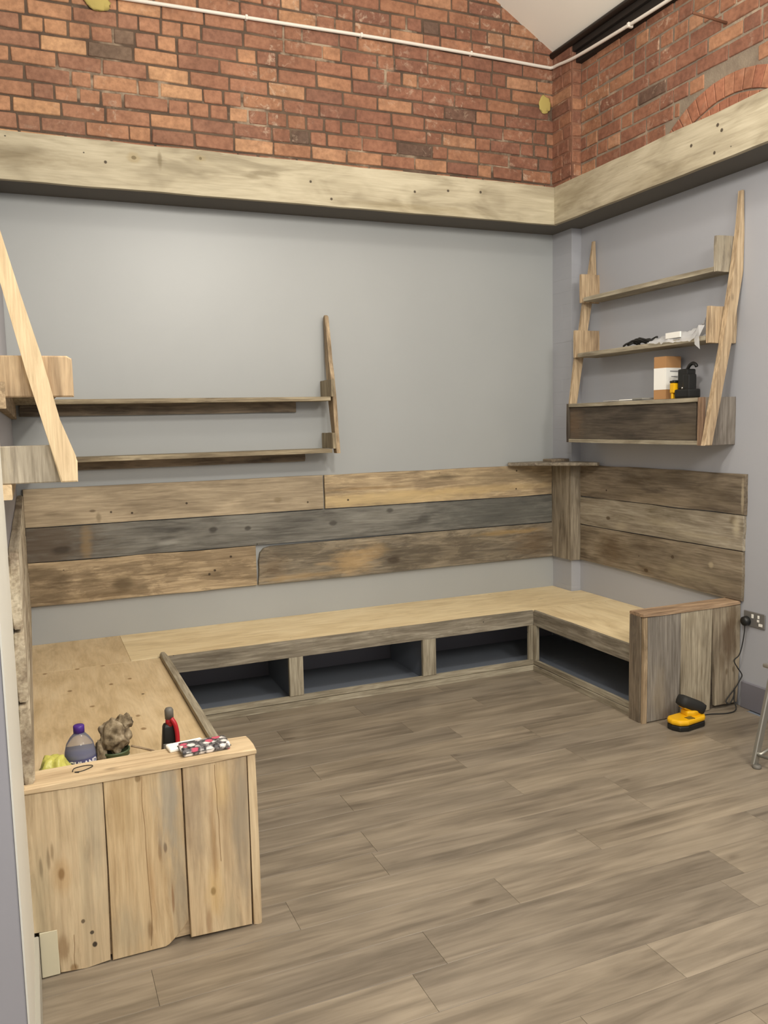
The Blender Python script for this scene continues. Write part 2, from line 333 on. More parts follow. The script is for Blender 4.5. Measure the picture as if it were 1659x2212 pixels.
# vinyl planks, one by one, laid along x
pm = {}
row = 0; y = -.40
while y > -4.6:
    x = .0 - rnd.uniform(0, 1.2); first = True; xe = 0.0
    while xe > -4.75:
        L = 1.22
        xs = max(x, -4.75) if first else max(xe-L, -4.75)
        Lr = xe-xs
        if Lr > .05:
            key = round(Lr, 3)
            if key not in pm:
                bm = bmesh.new(); add_box(bm, (.0004, .0004, 0), (Lr-.0004, .1796-.0002, .004), .0007); me = mesh_from(bm); me.materials.append(F_VINYL); pm[key] = me
            link('floor_plank', pm[key], fl, loc=(xs, y-.18, -.004))
        xe = xs; first = False
    y -= .18
fn = fl
# painted lower walls (brick above them shows over the fascia)
wb = struct(box('wall_back', (-4.2, 0, -.1), (.25, .25, 3.02), P_WALL))
wr = struct(box('wall_right', (0, -8.0, -.1), (.25, 0, 3.02), P_WALLR))
wl = struct(box('wall_left', (-4.6, -3.4, -.1), (-3.76, 0, 6.4), P_LAV, bev=.006))
bead = struct(box('trim_1', (-3.7605, -3.402, .15), (-3.7568, -2.56, 6.3), P_WHITE))
# painted brick pier in the corner
bm = bmesh.new(); pr = random.Random(3)
add_box(bm, (-.074, -.226, 0), (.02, .02, 3.0))
z = 0.
k = 0
while z < 2.98:
    for (a, b) in ([(-.228, -.118), (-.112, .0)] if k % 2 else [(-.228, -.0)]):
        j = pr.uniform(-.0015, .0015); add_box(bm, (-.0795+j*.45, a-.004+j*.3, z), (.01, b+.003, z+.0885), .0005)
    z += .0885; k += 1
struct(link('wall_corner', mesh_from(bm), None, mat=P_WALLR))
# mortar beds of the upper walls
mb = box('mortar_bed', (-4.2, .0005, 3.0), (.25, .25, 6.6), M_MORT, wb)
mr = box('mortar_bed', (.0005, -8.0, 3.0), (.25, 0, 4.6), M_MORT2, wr)
mp = box('mortar_bed', (-.0785, -.2315, 3.0), (.02, .02, 4.6), mortar('red_smeared_mortar', '74503f', '8f6853'), wb)
def brick_mesh(L, H, D, seed):
    q = random.Random(seed); bm = bmesh.new(); add_box(bm, (0, 0, 0), (L, D, H))
    for v in bm.verts: v.co += Vector((q.uniform(-.0045, .0045), 0, q.uniform(-.004, .004)))
    es = [e for e in bm.edges if all(v.co.y < .001 for v in e.verts)] + [e for e in bm.edges if (e.verts[0].co.y < .001) != (e.verts[1].co.y < .001)]
    bmesh.ops.bevel(bm, geom=es, offset=.004, segments=1, affect='EDGES')
    return bm
PIT = .0885; BH = .0765
STR = [brick_mesh(.228+q*.004, BH, .03, q+1) for q in range(5)]
HED = [brick_mesh(.106+q*.003, BH, .03, q+40) for q in range(4)]
SME = []; HME = []
for src, dst in ((STR, SME), (HED, HME)):
    for bmx in src:
        me = bpy.data.meshes.new('brick'); bmx.to_mesh(me); me.materials.append(B_ONE); dst.append(me)
def lay(wall, origin, U, length, z0, n, keep, skip=lambda s, z: False, seed=1, crop=None):
    """U: direction of the courses; keep(s,z): individual brick; else joined"""
    q = random.Random(seed); jb = bmesh.new(); U = Vector(U); Nn = Vector((-U.y, U.x, 0))
    rot = Matrix((U, Nn, Vector((0, 0, 1)))).transposed().to_4x4(); cnt = 0
    for k in range(n):
        z = z0+k*PIT; s = -q.uniform(0, .2); hb = (k % 4 == 2)
        while s < length:
            hd = q.random() < (.75 if hb else .27)
            i = q.randrange(4 if hd else 5); me = (HME if hd else SME)[i]; bmx = (HED if hd else STR)[i]
            L = (.106+i*.003) if hd else (.228+i*.004)
            if s < 0 or s+L > length or skip(s, z) or skip(s+L, z) or skip(s+L/2, z+BH/2) or skip(s, z+BH) or skip(s+L, z+BH):
                a, b = max(s, 0), min(s+L, length)
                while b > a+.03 and (skip(b, z) or skip(b, z+BH) or skip(b-.01, z+BH/2)): b -= .01
                while b > a+.03 and (skip(a, z) or skip(a, z+BH) or skip(a+.01, z+BH/2)): a += .01
                if b-a > .035:
                    p = Vector(origin)+U*a+Vector((0, 0, z))
                    cb = brick_mesh(b-a, BH, .03, int(1e4*z)+int(100*(s+3)))
                    if keep((a+b)/2, z):
                        mm = mesh_from(cb); link('brick', mm, wall, mw=Matrix.Translation(p-Nn*q.uniform(.002, .007)) @ rot, mat=B_ONE); cnt += 1
                    else:
                        bmesh.ops.transform(cb, matrix=Matrix.Translation(p-Nn*.006) @ rot, verts=cb.verts); tmp = bpy.data.meshes.new('t'); cb.to_mesh(tmp); cb.free(); jb.from_mesh(tmp); bpy.data.meshes.remove(tmp)
            else:
                p = Vector(origin)+U*s+Vector((0, 0, z))-Nn*q.uniform(.002, .008)
                rz = Matrix.Rotation(q.uniform(-.006, .006), 4, 'Y')
                if keep(s+L/2, z): link('brick', me, wall, mw=Matrix.Translation(p) @ rot @ rz); cnt += 1
                else:
                    tmp = me.copy(); tmp.transform(Matrix.Translation(p) @ rot @ rz); jb.from_mesh(tmp); bpy.data.meshes.remove(tmp)
            s += L+.0115
    if len(jb.verts):
        o = link('brickwork', mesh_from(jb), wall, loc=(0, 0, 0), mat=B_ISL); o['kind'] = 'stuff'; o.location = -gloc(wall)
        o.data.materials.clear(); o.data.materials.append(B_ISL)
    else: jb.free()
    return cnt
zc0 = 3.436-5*PIT
def vis_back(s, z):
    x = -3.76+s; top = 4.03+(x+3.67)*.165
    return 3.20 < z < top+.03 and z < 4.19+.59*(-x)
n1 = lay(wb, (-3.76, 0, 0), (1, 0, 0), 3.685, zc0, 27, vis_back, seed=5, skip=lambda s, z: z > 4.30-.59*(-3.76+s))
# right wall runs towards the camera; a segmental brick arch springs over a hidden opening
AC = (-1.585, 2.785); RO = .750
def in_arch(s, z): return math.hypot((-.238-s)-AC[0], z-AC[1]) < RO+.008
n2 = lay(wr, (0, -.238, 0), (0, -1, 0), 5.2, zc0, 14, lambda s, z: s < 1.75 and z > 3.12, skip=in_arch, seed=9)
n3 = lay(wb, (-.0785, -.0, 0), (0, -1, 0), .222, zc0, 15, lambda s, z: 3.15 < z < 4.2, seed=13)
n4 = lay(wb, (-.073, -.232, 0), (1, 0, 0), .073, zc0, 15, lambda s, z: 3.15 < z < 4.15, seed=17)
print('bricks', n1, n2, n3, n4)
# arch: two rings of bricks on edge
def arch_ring(r0, r1, n):
    for i in range(n):
        a = math.radians(30+120*(i+.5)/n); da = math.radians(120/n)/2*.93
        pts = []
        for rr, s in ((r0, -1), (r0, 1), (r1, 1), (r1, -1)):
            ang = a+s*da; pts.append((rr*math.cos(ang)+rnd.uniform(-.0015, .0015), rr*math.sin(ang)+rnd.uniform(-.0015, .0015)))
        yy = sum(p[0] for p in pts)/4; zz = sum(p[1] for p in pts)/4
        if AC[1]+zz < 3.05: continue
        P2 = [(p[0]-yy, p[1]-zz) for p in pts]
        prism('arch_brick', P2, .03, (.02, AC[0]+yy, AC[1]+zz), 'y', 'z', B_ARCH, wr, .003).location.x = .020-.0-.03+.0
arch_ring(.632, .742, 21); arch_ring(.512, .620, 18)
# sloping ceiling and the black eaves timber
bm = bmesh.new()
def zc(x): return 4.202+.591*(-x)
pts = [(.3, zc(.3)), (-4.3, zc(-4.3)), (-8.0, zc(-.6)), (-8.0, zc(-.6)+.12), (-4.3, zc(-4.3)+.12), (.3, zc(.3)+.12)]
fr = [bm.verts.new((a, .25, b)) for a, b in pts]; bk = [bm.verts.new((a, -8.2, b)) for a, b in pts]
bm.faces.new(fr); bm.faces.new(bk[::-1])
for i in range(6): bm.faces.new((fr[i], bk[i], bk[(i+1) % 6], fr[(i+1) % 6]))
bmesh.ops.recalc_face_normals(bm, faces=bm.faces)
struct(link('ceiling', mesh_from(bm), None, mat=P_CEIL))
wp = struct(box('trim_2', (-.075, -8, 4.165), (.02, -.0, 4.262), M_DARKTIM, bev=.006))
wp2 = box('eaves_plate', (-.05, -8, 4.095), (.02, -.235, 4.166), M_DARKTIM, wp, bev=.004)
tube('eaves_pipe', [(-.088, -.01, 4.222), (-.088, -7.9, 4.222)], .022, M_DARKMET, wp, smooth_path=False, seg=12)
# skirtings
bs = struct(box('baseboard_right', (-.018, -8, 0), (0, -1.77, .152), P_SKIRT, bev=.003))
bl = struct(box('baseboard_left', (-3.76, -3.4, 0), (-3.745, -2.66, .15), paint('pale_skirting_paint', 'a9a69c'), bev=.003))
bb = struct(box('baseboard_back', (-3.7, -.015, 0), (-.1, 0, .13), P_SKIRT, bev=.003))
bi = struct(box('baseboard_corner', (-.015, -1.6, 0), (0, -.26, .13), P_SKIRT, bev=.003))

# ------------------------------------------------------------ fascia boards on both walls
def fascia(label, board, soffit, top):
    t = empty('fascia_board', soffit[0], label, 'fascia board')
    return t
t = empty('fascia_board', (-2., -.15, ZB), 'long pale timber fascia board below the brick on the back wall', 'fascia board')
plank('board', (-3.76, -.268, ZB), 'x', 'z', 3.76-.271+.031, HB, .031, W_BEAM, t, wob=.003)
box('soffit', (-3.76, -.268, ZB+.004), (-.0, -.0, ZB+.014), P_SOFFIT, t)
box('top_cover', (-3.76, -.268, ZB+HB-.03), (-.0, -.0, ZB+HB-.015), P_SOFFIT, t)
t = empty('fascia_board', (-.14, -1.6, ZB), 'pale timber fascia board on the right wall, below the brick arch', 'fascia board')
plank('board', (-.240, -.300, ZB), '-y', 'z', 5.0, HB, .031, W_BEAMR, t, wob=.003)
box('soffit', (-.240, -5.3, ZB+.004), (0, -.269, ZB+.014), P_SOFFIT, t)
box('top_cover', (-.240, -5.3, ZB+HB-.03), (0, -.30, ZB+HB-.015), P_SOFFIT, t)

# ------------------------------------------------------------ white cable along the brick
t = empty('conduit', (-.10, -.02, 4.14), 'thin white cable clipped across the brick near the ceiling', 'cable')
tube('cable', [(-3.74, -.022, 4.105), (-2.967, -.022, 4.122), (-2.1, -.022, 4.132), (-1.38, -.022, 4.141), (-.6, -.022, 4.139), (-.16, -.022, 4.134), (-.105, -.035, 4.133), (-.098, -.10, 4.128), (-.093, -.3, 4.105), (-.093, -.7, 4.085), (-.093, -1.163, 4.070), (-.093, -2.4, 4.05)], .011, M_CABLE, t)
for x, z in ((-2.3, 4.130), (-1.55, 4.139), (-.75, 4.141)):
    box('clip', (x-.008, -.036, z-.014), (x+.008, -.004, z+.014), M_CABLE, t, bev=.003)
box('clip', (-.108, -.86, 4.062), (-.07, -.84, 4.092), M_CABLE, t, bev=.003)
tag(tube('iron_bar', [(.02, -1.56, 3.80), (-.22, -1.53, 3.835)], .008, M_RUST, smooth_path=False), 'rusty iron bar sticking out of the right brick wall above the arch', 'iron bar')
P_YP = paint('ochre_filler', 'b5a35f', .9)
tag(blob('filler_patch', (-.150, -.009, 3.884), (.050, .006, .062), P_YP, amp=.2, seed=4, sub=3), 'ochre yellow filler patch on the brick beside the corner', 'patch')
tag(blob('filler_patch', (-3.16, -.012, 4.085), (.07, .014, .05), P_YP, amp=.3, seed=8, sub=3), 'ochre yellow filler patch on the brick near the top left', 'patch')

# ------------------------------------------------------------ backrest cladding
bt = empty('plank_backrest', (-1.9, -.01, .64), 'long backrest of reclaimed planks on the back wall', 'backrest')
Z1, Z2, Z3, Z4 = .639, .897, 1.104, 1.330
X0, X1 = -3.728, -.108
def bplank(x0, x1, z0, z1, mat, **k): return plank('plank', (x0, -.001, z0), 'x', 'z', x1-x0, z1-z0, .026, mat, bt, **k)
W_T1 = wood('pale_tan_wood', 'c0ab8a', 'a59274', '857359', blotch=.55, knot=.2, streak=.3, spots=dots([(.479, .063), (.929, .09), (1.715, .05), (.60, .05)], .007)+[(.375, .076, .02, .01, '5a4a34', .7, .5), (.406, .035, .016, .035, '766951', .6, .6), (.144, .074, .05, .012, '6b5c44', .5, .6), (1.512, .077, .028, .02, '7b6b50', .6, .6), (1.75, .03, .05, .05, '8b7c63', .4, .8)])
W_T2 = wood('streaky_tan_wood', 'd0b587', 'a08763', '7d6c50', blotch=.45, knot=.1, streak=.3, stain='7a6a50', stain_amt=.3, spots=[(.45, .045, .75, .05, 'd6bd8c', .8, .6), (1.1, .07, .7, .03, 'cdb280', .6, .7), (.888, .17, .12, .022, '4c402e', .7, .8), (.3, .12, .3, .012, '8d6f42', .6, .8), (1.45, .15, .5, .07, '7f7057', .6, .9)]+dots([(.162, .049), (1.479, .187), (1.474, .055)], .007))
W_S1 = wood('mottled_tan_wood', 'c8ae86', 'b09770', '86704f', blotch=.4, knot=.1, stain='6b573c', stain_amt=.5, spots=[(.08, .1, .16, .13, '5d4c36', .65, .9), (.169, .121, .07, .05, '56452f', .6, .8), (.325, .126, .06, .045, '6a5940', .6, .8), (.522, .087, .07, .05, '57472f', .8, .7), (.643, .058, .05, .02, '57472f', .6, .8), (.45, .03, .3, .025, '6f5b3f', .6, .9), (1.072, .099, .10, .018, '4f3f2a', .8, .8), (.047, .2, .2, .05, '6d5d45', .6, .9)]+dots([(1.085, .12), (1.191, .2), (1.05, .1)], .008))
bplank(X0, -1.903, Z3+.003, Z4, W_T1); bplank(-1.892, X1, Z3+.003, Z4, W_T2, wob=.002)
bplank(X0, X1, Z2+.004, Z3-.003, W_GREYB)
bplank(X0, -2.373, Z1, Z2-.002, W_S1, wob=.003)
pts = wob_rect(2.369-.108, Z2-.004-Z1, .003, n=20)
pts = [p for p in pts if not (p[0] < .06 and p[1] > .18)] ; pts.append((-.001, .17)) if False else None
L2, H2 = 2.261, Z2-.004-Z1
pts = [(0.0, 0), (L2*.3, -.002), (L2*.6, .002), (L2, 0), (L2, H2), (L2*.7, H2+.002), (L2*.4, H2-.002), (.09, H2-.008), (.045, H2-.018), (.02, H2-.045), (.008, H2-.10), (.012, H2-.16)]
prism('plank', pts, .028, (-2.365, -.001, Z1), 'x', 'z', W_STAINB, bt, .003)
# small pale chips on the stained plank are part of its face

W_L1 = 0
rt = empty('plank_backrest', (-.01, -1., .64), 'short backrest of three wide planks on the right wall beside the corner post', 'backrest')
for z0, z1, m, ye in ((Z3+.002, 1.334, W_R1, -1.775), (Z2+.004, Z3-.004, W_R2, -1.768), (.60, Z2-.002, W_R3, -1.765)):
    L = -ye-.2585
    if z0 < .61:
        pts = [(0, .039), (.5, .037), (1.0, .02), (L-.12, .014), (L-.12, .0135), (L, .0135), (L+.002, .15), (L, z1-z0), (.7, z1-z0-.002), (0, z1-z0)]
        prism('plank', pts, .022, (0, -.2585, z0), '-y', 'z', m, rt, .003)
    else: plank('plank', (0, -.2585, z0), '-y', 'z', L, z1-z0, .022, m, rt, wob=.003, ends=.004)
lt = empty('plank_backrest', (-3.74, -1.3, .62), 'backrest of three thick planks on the left wall, seen end on', 'backrest')
for z0, z1, ye, T in ((1.075, 1.30, -2.585, .030), (.862, 1.066, -2.60, .031), (.6125, .850, -2.625, .033)):
    L = -ye-.03; o = plank('plank', (-3.7585, -.03, z1), '-y', '-z', L, z1-z0, T, W_END, lt, wob=.005, bev=.007)

# corner post box with its little triangular shelf
cp = empty('corner_post', (-.1, -.25, .64), 'boxed timber corner post with a small triangular shelf on top', 'post')
W_POST = wood('post_wood', 'a99c86', '8e816c', '655846', blotch=.45, knot=.6)
plank('post_board', (-.081, -.03, .642), 'z', 'y', .690, -.0+.0001, .001, W_POST, cp) if False else None
prism('post_board', wob_rect(.690, .234, .001), .022, (-.104, -.002, .642), 'z', '-y', W_POST, cp, .002)
prism('post_board', wob_rect(.694, .098, .001), .020, (-.104, -.257, .638), 'z', 'x', W_POST, cp, .002).matrix_basis
ts = prism('shelf', [(.0, 0.0), (.46, .0), (.475, .03), (.03, .475), (0, .46)], .023, (-.029, -.029, 1.334), '-x', '-y', W_GREY, cp, .003)
prism('cap_block', [(0, 0), (.11, 0), (.11, .15), (0, .15)], .021, (-.098, -.12, 1.357), 'y', 'x', W_BROWN, cp, .003).location
for o in cp.children:
    if o.name.startswith('cap_block'): o.matrix_basis = Matrix.Translation(Vector((-.098, -.12, 1.3565))-cp.location) @ Matrix(((0, -1, 0, 0), (-1, 0, 0, 0), (0, 0, 1, 0), (0, 0, 0, 1)))

# ------------------------------------------------------------ bench
be = empty('storage_bench', (-1.9, -.6, 0), 'U-shaped bench frame of weathered timber with open storage and plywood seat', 'bench')
SH = .405; YF = -.632; XF = -.668; XL = -3.085
W_APR = wood('apron_wood', 'aca18c', '8f8470', '675d4e', blotch=.5, knot=.6, stain='5f523f', stain_amt=.3)
plank('apron', (XL+.03, YF+.022, .306), 'x', 'z', -XL+XF-.03, SH-.306, .022, W_APR, be, wob=.0008)
plank('apron', (XF+.022, YF, .306), '-y', 'z', 1.635-.632, SH-.306, .022, W_APR, be, wob=.0008)
plank('apron', (XL, -2.515, .312), 'y', 'z', 2.515-.61, .431-.312, .034, W_RAIL, be, wob=.001, bev=.009)
# seat boards
plank('seat_board', (-3.238, -.001, SH-.018), 'x', '-y', 3.238-.082, .609, .018, W_PLY, be, bev=.001, wob=.0003).matrix_basis
def seat(x0, x1, y0, y1, mat, grain):
    if grain == 'x': o = prism('seat_board', [(0, 0), (x1-x0, 0), (x1-x0, y1-y0), (0, y1-y0)], .018, (x0, y0, SH-.018), 'x', 'y', mat, be, .001)
    else: o = prism('seat_board', [(0, 0), (y1-y0, 0), (y1-y0, x1-x0), (0, x1-x0)], .018, (x1, y0, SH-.018), 'y', '-x', mat, be, .001)
    return o
for o in list(be.children):
    if o.name.startswith('seat_board'): bpy.data.objects.remove(o)
prism('seat_board', [(0, 0), (3.237, 0), (3.237, .370), (3.155, .370), (3.155, .609), (0, .609)], .018, (-3.238, -.610, SH-.018), 'x', 'y', W_PLY, be, .001)
seat(XF+.022, -.001, -1.636, -.6105, W_PLY, 'y')
seat(-3.757, -3.239, -.632, -.002, W_PLY2, 'y'); seat(-3.757, XL-.001, -2.515, -.633, W_PLY2, 'y')
# fill strip between ply and left rail at the corner
prism('seat_board', [(0, 0), (-XL+0-3.0, 0), (0, 0.001)], .001, (0, 0, 0), 'x', 'y', W_PLY, be, 0) if False else None
box('base_board', (-3.05, -.605, .002), (-.02, -.02, .030), P_INNER, be)
box('base_board', (-.645, -1.62, .002), (-.02, -.61, .030), P_INNER, be)
# bottom rails (two steps) and posts
for nm, z0, z1, dy in (('bottom_rail', .040, .070, 0), ('kick_rail', 0.001, .036, .008)):
    plank(nm, (XL+.03, YF+.022, z0), 'x', 'z', -XL+XF-.03+dy, z1-z0, .022+dy, W_RAIL, be, wob=.0006, bev=.0015)
    plank(nm, (XF+.022, YF-dy, z0), '-y', 'z', 1.635-.632-dy, z1-z0, .022+dy, W_RAIL, be, wob=.0006, bev=.0015)
    plank(nm, (XL, -2.515, z0), 'y', 'z', 2.515-.61, z1-z0, .022+dy, W_RAIL, be, wob=.0006, bev=.0015)
def post(x0, x1, y0, y1, mat=W_RAIL): prism('post', [(0, 0), (.236, 0), (.236, x1-x0), (0, x1-x0)], y1-y0, (x0, y0, .070), 'z', 'x', mat, be, .003)
post(-2.352, -2.266, -.632, -.604); post(-1.482, -1.390, -.632, -.604)
post(-.700, -.669, -.632, -.604)
prism('post', [(0, 0), (.236, 0), (.236, .04), (0, .04)], .024, (-.644, -.634, .070), 'z', '-y', W_RAIL, be, .003) if False else None
post(-.667, -.640, -.662, -.603)
post(-3.08, -3.05, -.632, -.604)
for x in (-2.31, -1.436):   # partitions of rough boards behind the posts
    box('partition', (x-.01, -.60, .03), (x+.01, -.03, .30), P_INNER, be)
    box('bearer', (x+.012, -.60, .28), (x+.045, -.03, .32), W_RAIL, be, bev=.002)
box('bearer', (-3.7, -.032, .32), (-.09, -.004, .385), W_RAIL, be, bev=.002)
box('bearer', (-.032, -1.63, .32), (-.004, -.26, .385), W_RAIL, be, bev=.002)

# ------------------------------------------------------------ right end panel
er = empty('end_panel', (-.35, -1.7, 0), 'low end panel of three mismatched planks closing the bench by the socket', 'panel')
YE = -1.746
W_P1 = wood('grey_panel_wood', '9a9184', '867d72', '675f55', blotch=.6, knot=.1, spots=[(.02, .134, .05, .06, '5e452f', .6, .8), (.15, .08, .16, .05, 'a2937a', .5, .9)])
W_P2 = wood('pale_panel_wood', 'bbad92', 'a3957b', '776850', blotch=.45, knot=.1, spots=[(.38, .129, .05, .012, 'cfc2a8', .7, .7), (.237, .15, .05, .008, '6f5d42', .6, .7), (.08, .13, .06, .03, '857358', .5, .8), (.54, .06, .05, .05, '8a7c64', .5, .9)])
W_P3 = wood('stained_panel_wood', 'b0a185', '998970', '71604a', blotch=.6, knot=.1, spots=[(.40, .115, .13, .065, '5c4630', .9, .6), (.53, .14, .08, .05, '664f36', .8, .6), (.21, .10, .02, .01, '5c4830', .7, .6), (.22, .15, .02, .01, '5c4830', .7, .6), (.27, .06, .06, .02, '665037', .6, .8)])
zt = .588
def vplank(parent, outline, mat, o, T=.022): return prism('plank', outline, T, o, 'z', 'x', mat, parent, .0025)
vplank(er, [(0.004, 0), (.3, .001), (zt, 0), (zt, .226), (.35, .228), (.2, .222), (.004, .220)], W_P1, (-.664, YE, 0))
vplank(er, [(0.003, .005), (.25, .0), (.42, -.004), (zt, -.004), (zt, .222), (.3, .218), (.1, .216), (.003, .214)], W_P2, (-.434, YE, 0))
vplank(er, [(0.022, .018), (.2, .010), (.42, -.004), (zt, -.010), (zt, .196), (.3, .196), (.02, .185)], W_P3, (-.200, YE, 0))
box('backing_board', (-.66, -1.722, .002), (-.002, -1.700, .585), W_DARK, er)
prism('corner_board', wob_rect(.590, .088, .001), .032, (-.700, -1.636, 0.0), 'z', '-y', W_BROWN, er, .002).matrix_basis
prism('edge_strip', wob_rect(.588, .026, .0015), .019, (-.694, YE-.001, 0.0), 'z', 'x', W_TAN, er, .002)
prism('cap', wob_rect(.690, .112, .0018), .020, (-.70, YE-.004, .591), 'x', 'y', wood('cap_wood', 'bd9a72', 'a07f5c', '7a5d40', blotch=.4, knot=.3), er, .004)

# ------------------------------------------------------------ left (near) end panel
el = empty('end_panel', (-3.4, -2.63, 0), 'large near end panel of three honey-coloured planks with chipped bottom edge', 'panel')
YL = -2.649; zt = .590
W_PL1 = wood('near_board_one', 'dcc499', 'cdb288', 'a88f68', blotch=.45, knot=.1, streak=.25, spots=[(.357, .038, .035, .006, '6b563a', .8, .6), (.378, .060, .04, .006, '6b563a', .7, .6), (.395, .072, .03, .005, '7d6646', .6, .7), (.323, .094, .02, .010, '6a4d2c', .85, .5), (.323, .094, .06, .03, 'b8925e', .5, .7), (.113, .17, .007, .007, '2c1c10', .95, .3), (.156, .147, .007, .006, '4a3420', .9, .3), (.072, .176, .010, .008, '241811', .95, .3), (.085, .085, .05, .018, '8a6a42', .7, .6), (.25, .03, .18, .035, 'a39a80', .6, .9), (.45, .20, .25, .035, 'aaa290', .5, .9), (.30, .16, .3, .02, 'b3a88f', .4, .9), (.013, .112, .014, .012, '8a683e', .7, .5)])
W_PL2 = wood('near_board_two', 'dbbf8f', 'cbab79', 'a88756', blotch=.45, knot=.1, streak=.25, spots=[(.327, .157, .035, .006, '8a683c', .7, .7), (.336, .175, .018, .006, '6b4c28', .8, .5), (.50, .19, .20, .04, 'a3a29a', .75, .9), (.22, .215, .28, .03, 'a9a291', .7, .9), (.08, .04, .10, .06, 'a19a88', .5, .9), (.209, .129, .14, .012, 'a87a42', .5, .8), (.50, .05, .12, .04, 'a98d5f', .5, .9), (.58, .102, .012, .010, '7d6440', .7, .5), (.072, .115, .03, .008, '7a5a34', .6, .7), (.16, .19, .05, .004, '8b5c30', .7, .5)])
W_PL3 = wood('near_board_three', 'd9bd8f', 'c5a679', 'a0835a', blotch=.45, knot=.1, streak=.25, spots=[(.153, .079, .016, .010, '4a3018', .9, .5), (.153, .085, .09, .03, 'dcb878', .6, .8), (.302, .088, .14, .010, '9c7646', .6, .8), (.426, .030, .20, .045, '9a8a78', .7, .9), (.38, .182, .30, .045, 'a19888', .8, .9), (.05, .134, .06, .03, 'b5a88c', .5, .9), (.05, .06, .06, .01, '8a5f34', .6, .7), (.50, .12, .08, .03, 'ddc08c', .6, .8)])
vplank(el, [(.006, .073), (.150, .071), (.152, .003), (.25, .002), (zt, .002), (zt, .228), (.3, .226), (.006, .220), (-.0+.001, .15), (.004, .12)], W_PL1, (-3.770+.006, YL, 0))
vplank(el, [(.003, -.003), (.3, .001), (zt, 0), (zt, .236), (.3, .235), (.074, .236), (.062, .222), (.03, .198), (.008, .172), (.003, .16)], W_PL2, (-3.534, YL, 0))
vplank(el, [(.012, .001), (.3, .0), (zt, 0), (zt, .207), (.3, .206), (.004, .203)], W_PL3, (-3.293, YL, 0))
box('backing_board', (-3.742, YL+.0225, .012), (-3.09, YL+.040, .585), W_HONEY2, el)
box('cream_patch', (-3.744, YL-.001, .004), (-3.692, YL+.018, .150), paint('cream_filler', 'd0c8ae', .9), el, bev=.002, label='cream painted patch')
prism('edge_strip', wob_rect(.590, .027, .0008), .118, (-3.083, YL, .0), 'z', 'x', W_HONEY2, el, .003)
prism('cap', wob_rect(.706, .134, .0015), .020, (-3.7595, YL-.006, .591), 'x', 'y', W_HONEY2, el, .005)
# long drying cracks, as thin brown lines along the plank faces
M_CRACK = plain('crack_brown', '8a6a45', .95)
for x, a, b in ((-3.417, .02, .585), (-3.650, .01, .12), (-3.185, .25, .58)):
    tube('crack', [(x+rnd.uniform(-.003, .003)+.004*math.sin(z*9), YL-.0002, z) for z in [a+(b-a)*i/7 for i in range(8)]], .0008, M_CRACK, el, seg=4)

# ------------------------------------------------------------ L-shaped wall shelves (left)
ls = empty('wall_shelf', (-3.0, -.1, 1.48), 'L-shaped pair of wall shelves on slanted uprights, wrapping the left corner', 'shelf')
ZU, ZL = 1.812, 1.482
W_SH = wood('shelf_wood', 'b5a584', '988766', '6c5c44', blotch=.4, knot=.5)
W_BLK = wood('block_wood', 'd4b88e', 'bb9c73', '8e7352', blotch=.6, knot=.5)
for z in (ZU, ZL):
    plank('shelf', (-3.535, -.205, z), 'x', 'y', 3.535-1.894, .204, .026, W_SH, ls, wob=.0015)
plank('shelf', (-3.555, -2.55, ZU), 'y', '-x', 2.545, .203, .026, W_SH, ls)
plank('shelf', (-3.575, -2.552, ZL+.030), 'y', '-x', 2.545, .183, .026, W_SH, ls)
plank('ledger', (-3.715, -.001, 1.747), 'x', 'z', 3.715-2.07, .064, .024, W_BROWN, ls)
plank('ledger', (-3.715, -.001, 1.428), 'x', 'z', 3.715-2.02, .053, .024, W_BROWN, ls)
prism('ledger', wob_rect(2.585, .078, .001), .026, (-3.759, -2.59, 1.733), 'y', 'z', W_TAN, ls, .002)
prism('ledger', wob_rect(2.585, .045, .001), .026, (-3.759, -2.585, 1.466), 'y', 'z', W_HONEY2, ls, .002)
prism('side_board', wob_rect(.108, .214, .0015, n=4), .024, (-1.893, -.001, 1.8385), 'z', '-y', W_SH, ls, .003).matrix_basis
prism('side_board', wob_rect(.100, .214, .0015, n=4), .024, (-1.893, -.001, 1.5085), 'z', '-y', W_SH, ls, .003)
# right upright: slanted, tapering, live edge
prism('upright', [(.0, .160), (.0, .218), (.12, .196), (.33, .172), (.50, .140), (.60, .112), (.72, .092), (.82, .072), (.88, .062), (.888, .045), (.875, .028), (.60, .040), (.33, .080)], .026, (-1.8685, -.0, 1.478), 'z', '-y', W_TAN, ls, .003)
# near blocks and upright
bk_ = prism('side_board', [(0, 0), (.121, 0), (.121, .200), (.112, .214), (.0, .214)], .026, (-3.759, -2.576, 1.766), 'z', 'x', W_BLK, ls, .004)
prism('side_board', [(0, 0), (.112, 0), (.112, .190), (.0, .190)], .024, (-3.759, -2.576, 1.512), 'z', 'x', W_PALEG, ls, .003)
prism('upright', [(.0, .163), (.165, .125), (.318, .088), (.58, .034), (.80, .003), (.92, .003), (.90, .012), (.722, .044), (.55, .085), (.375, .130), (.187, .170), (.075, .205), (.062, .212), (.0, .210)], .026, (-3.760, -2.602, 1.512), 'z', 'x', W_HONEY2, ls, .004)

# ------------------------------------------------------------ ladder shelf with cabinet (right wall)
rs = empty('ladder_shelf', (-.1, -1.05, 1.5), 'ladder-style wall unit with two shelves over a dark-fronted box cabinet', 'shelf')
W_LAD = wood('ladder_wood', 'd2b68d', 'b89b73', '8a7052', blotch=.35, knot=.4)
W_SIDEG = wood('grey_side_wood', '8f857a', '776d62', '574e45', blotch=.6, knot=.3)
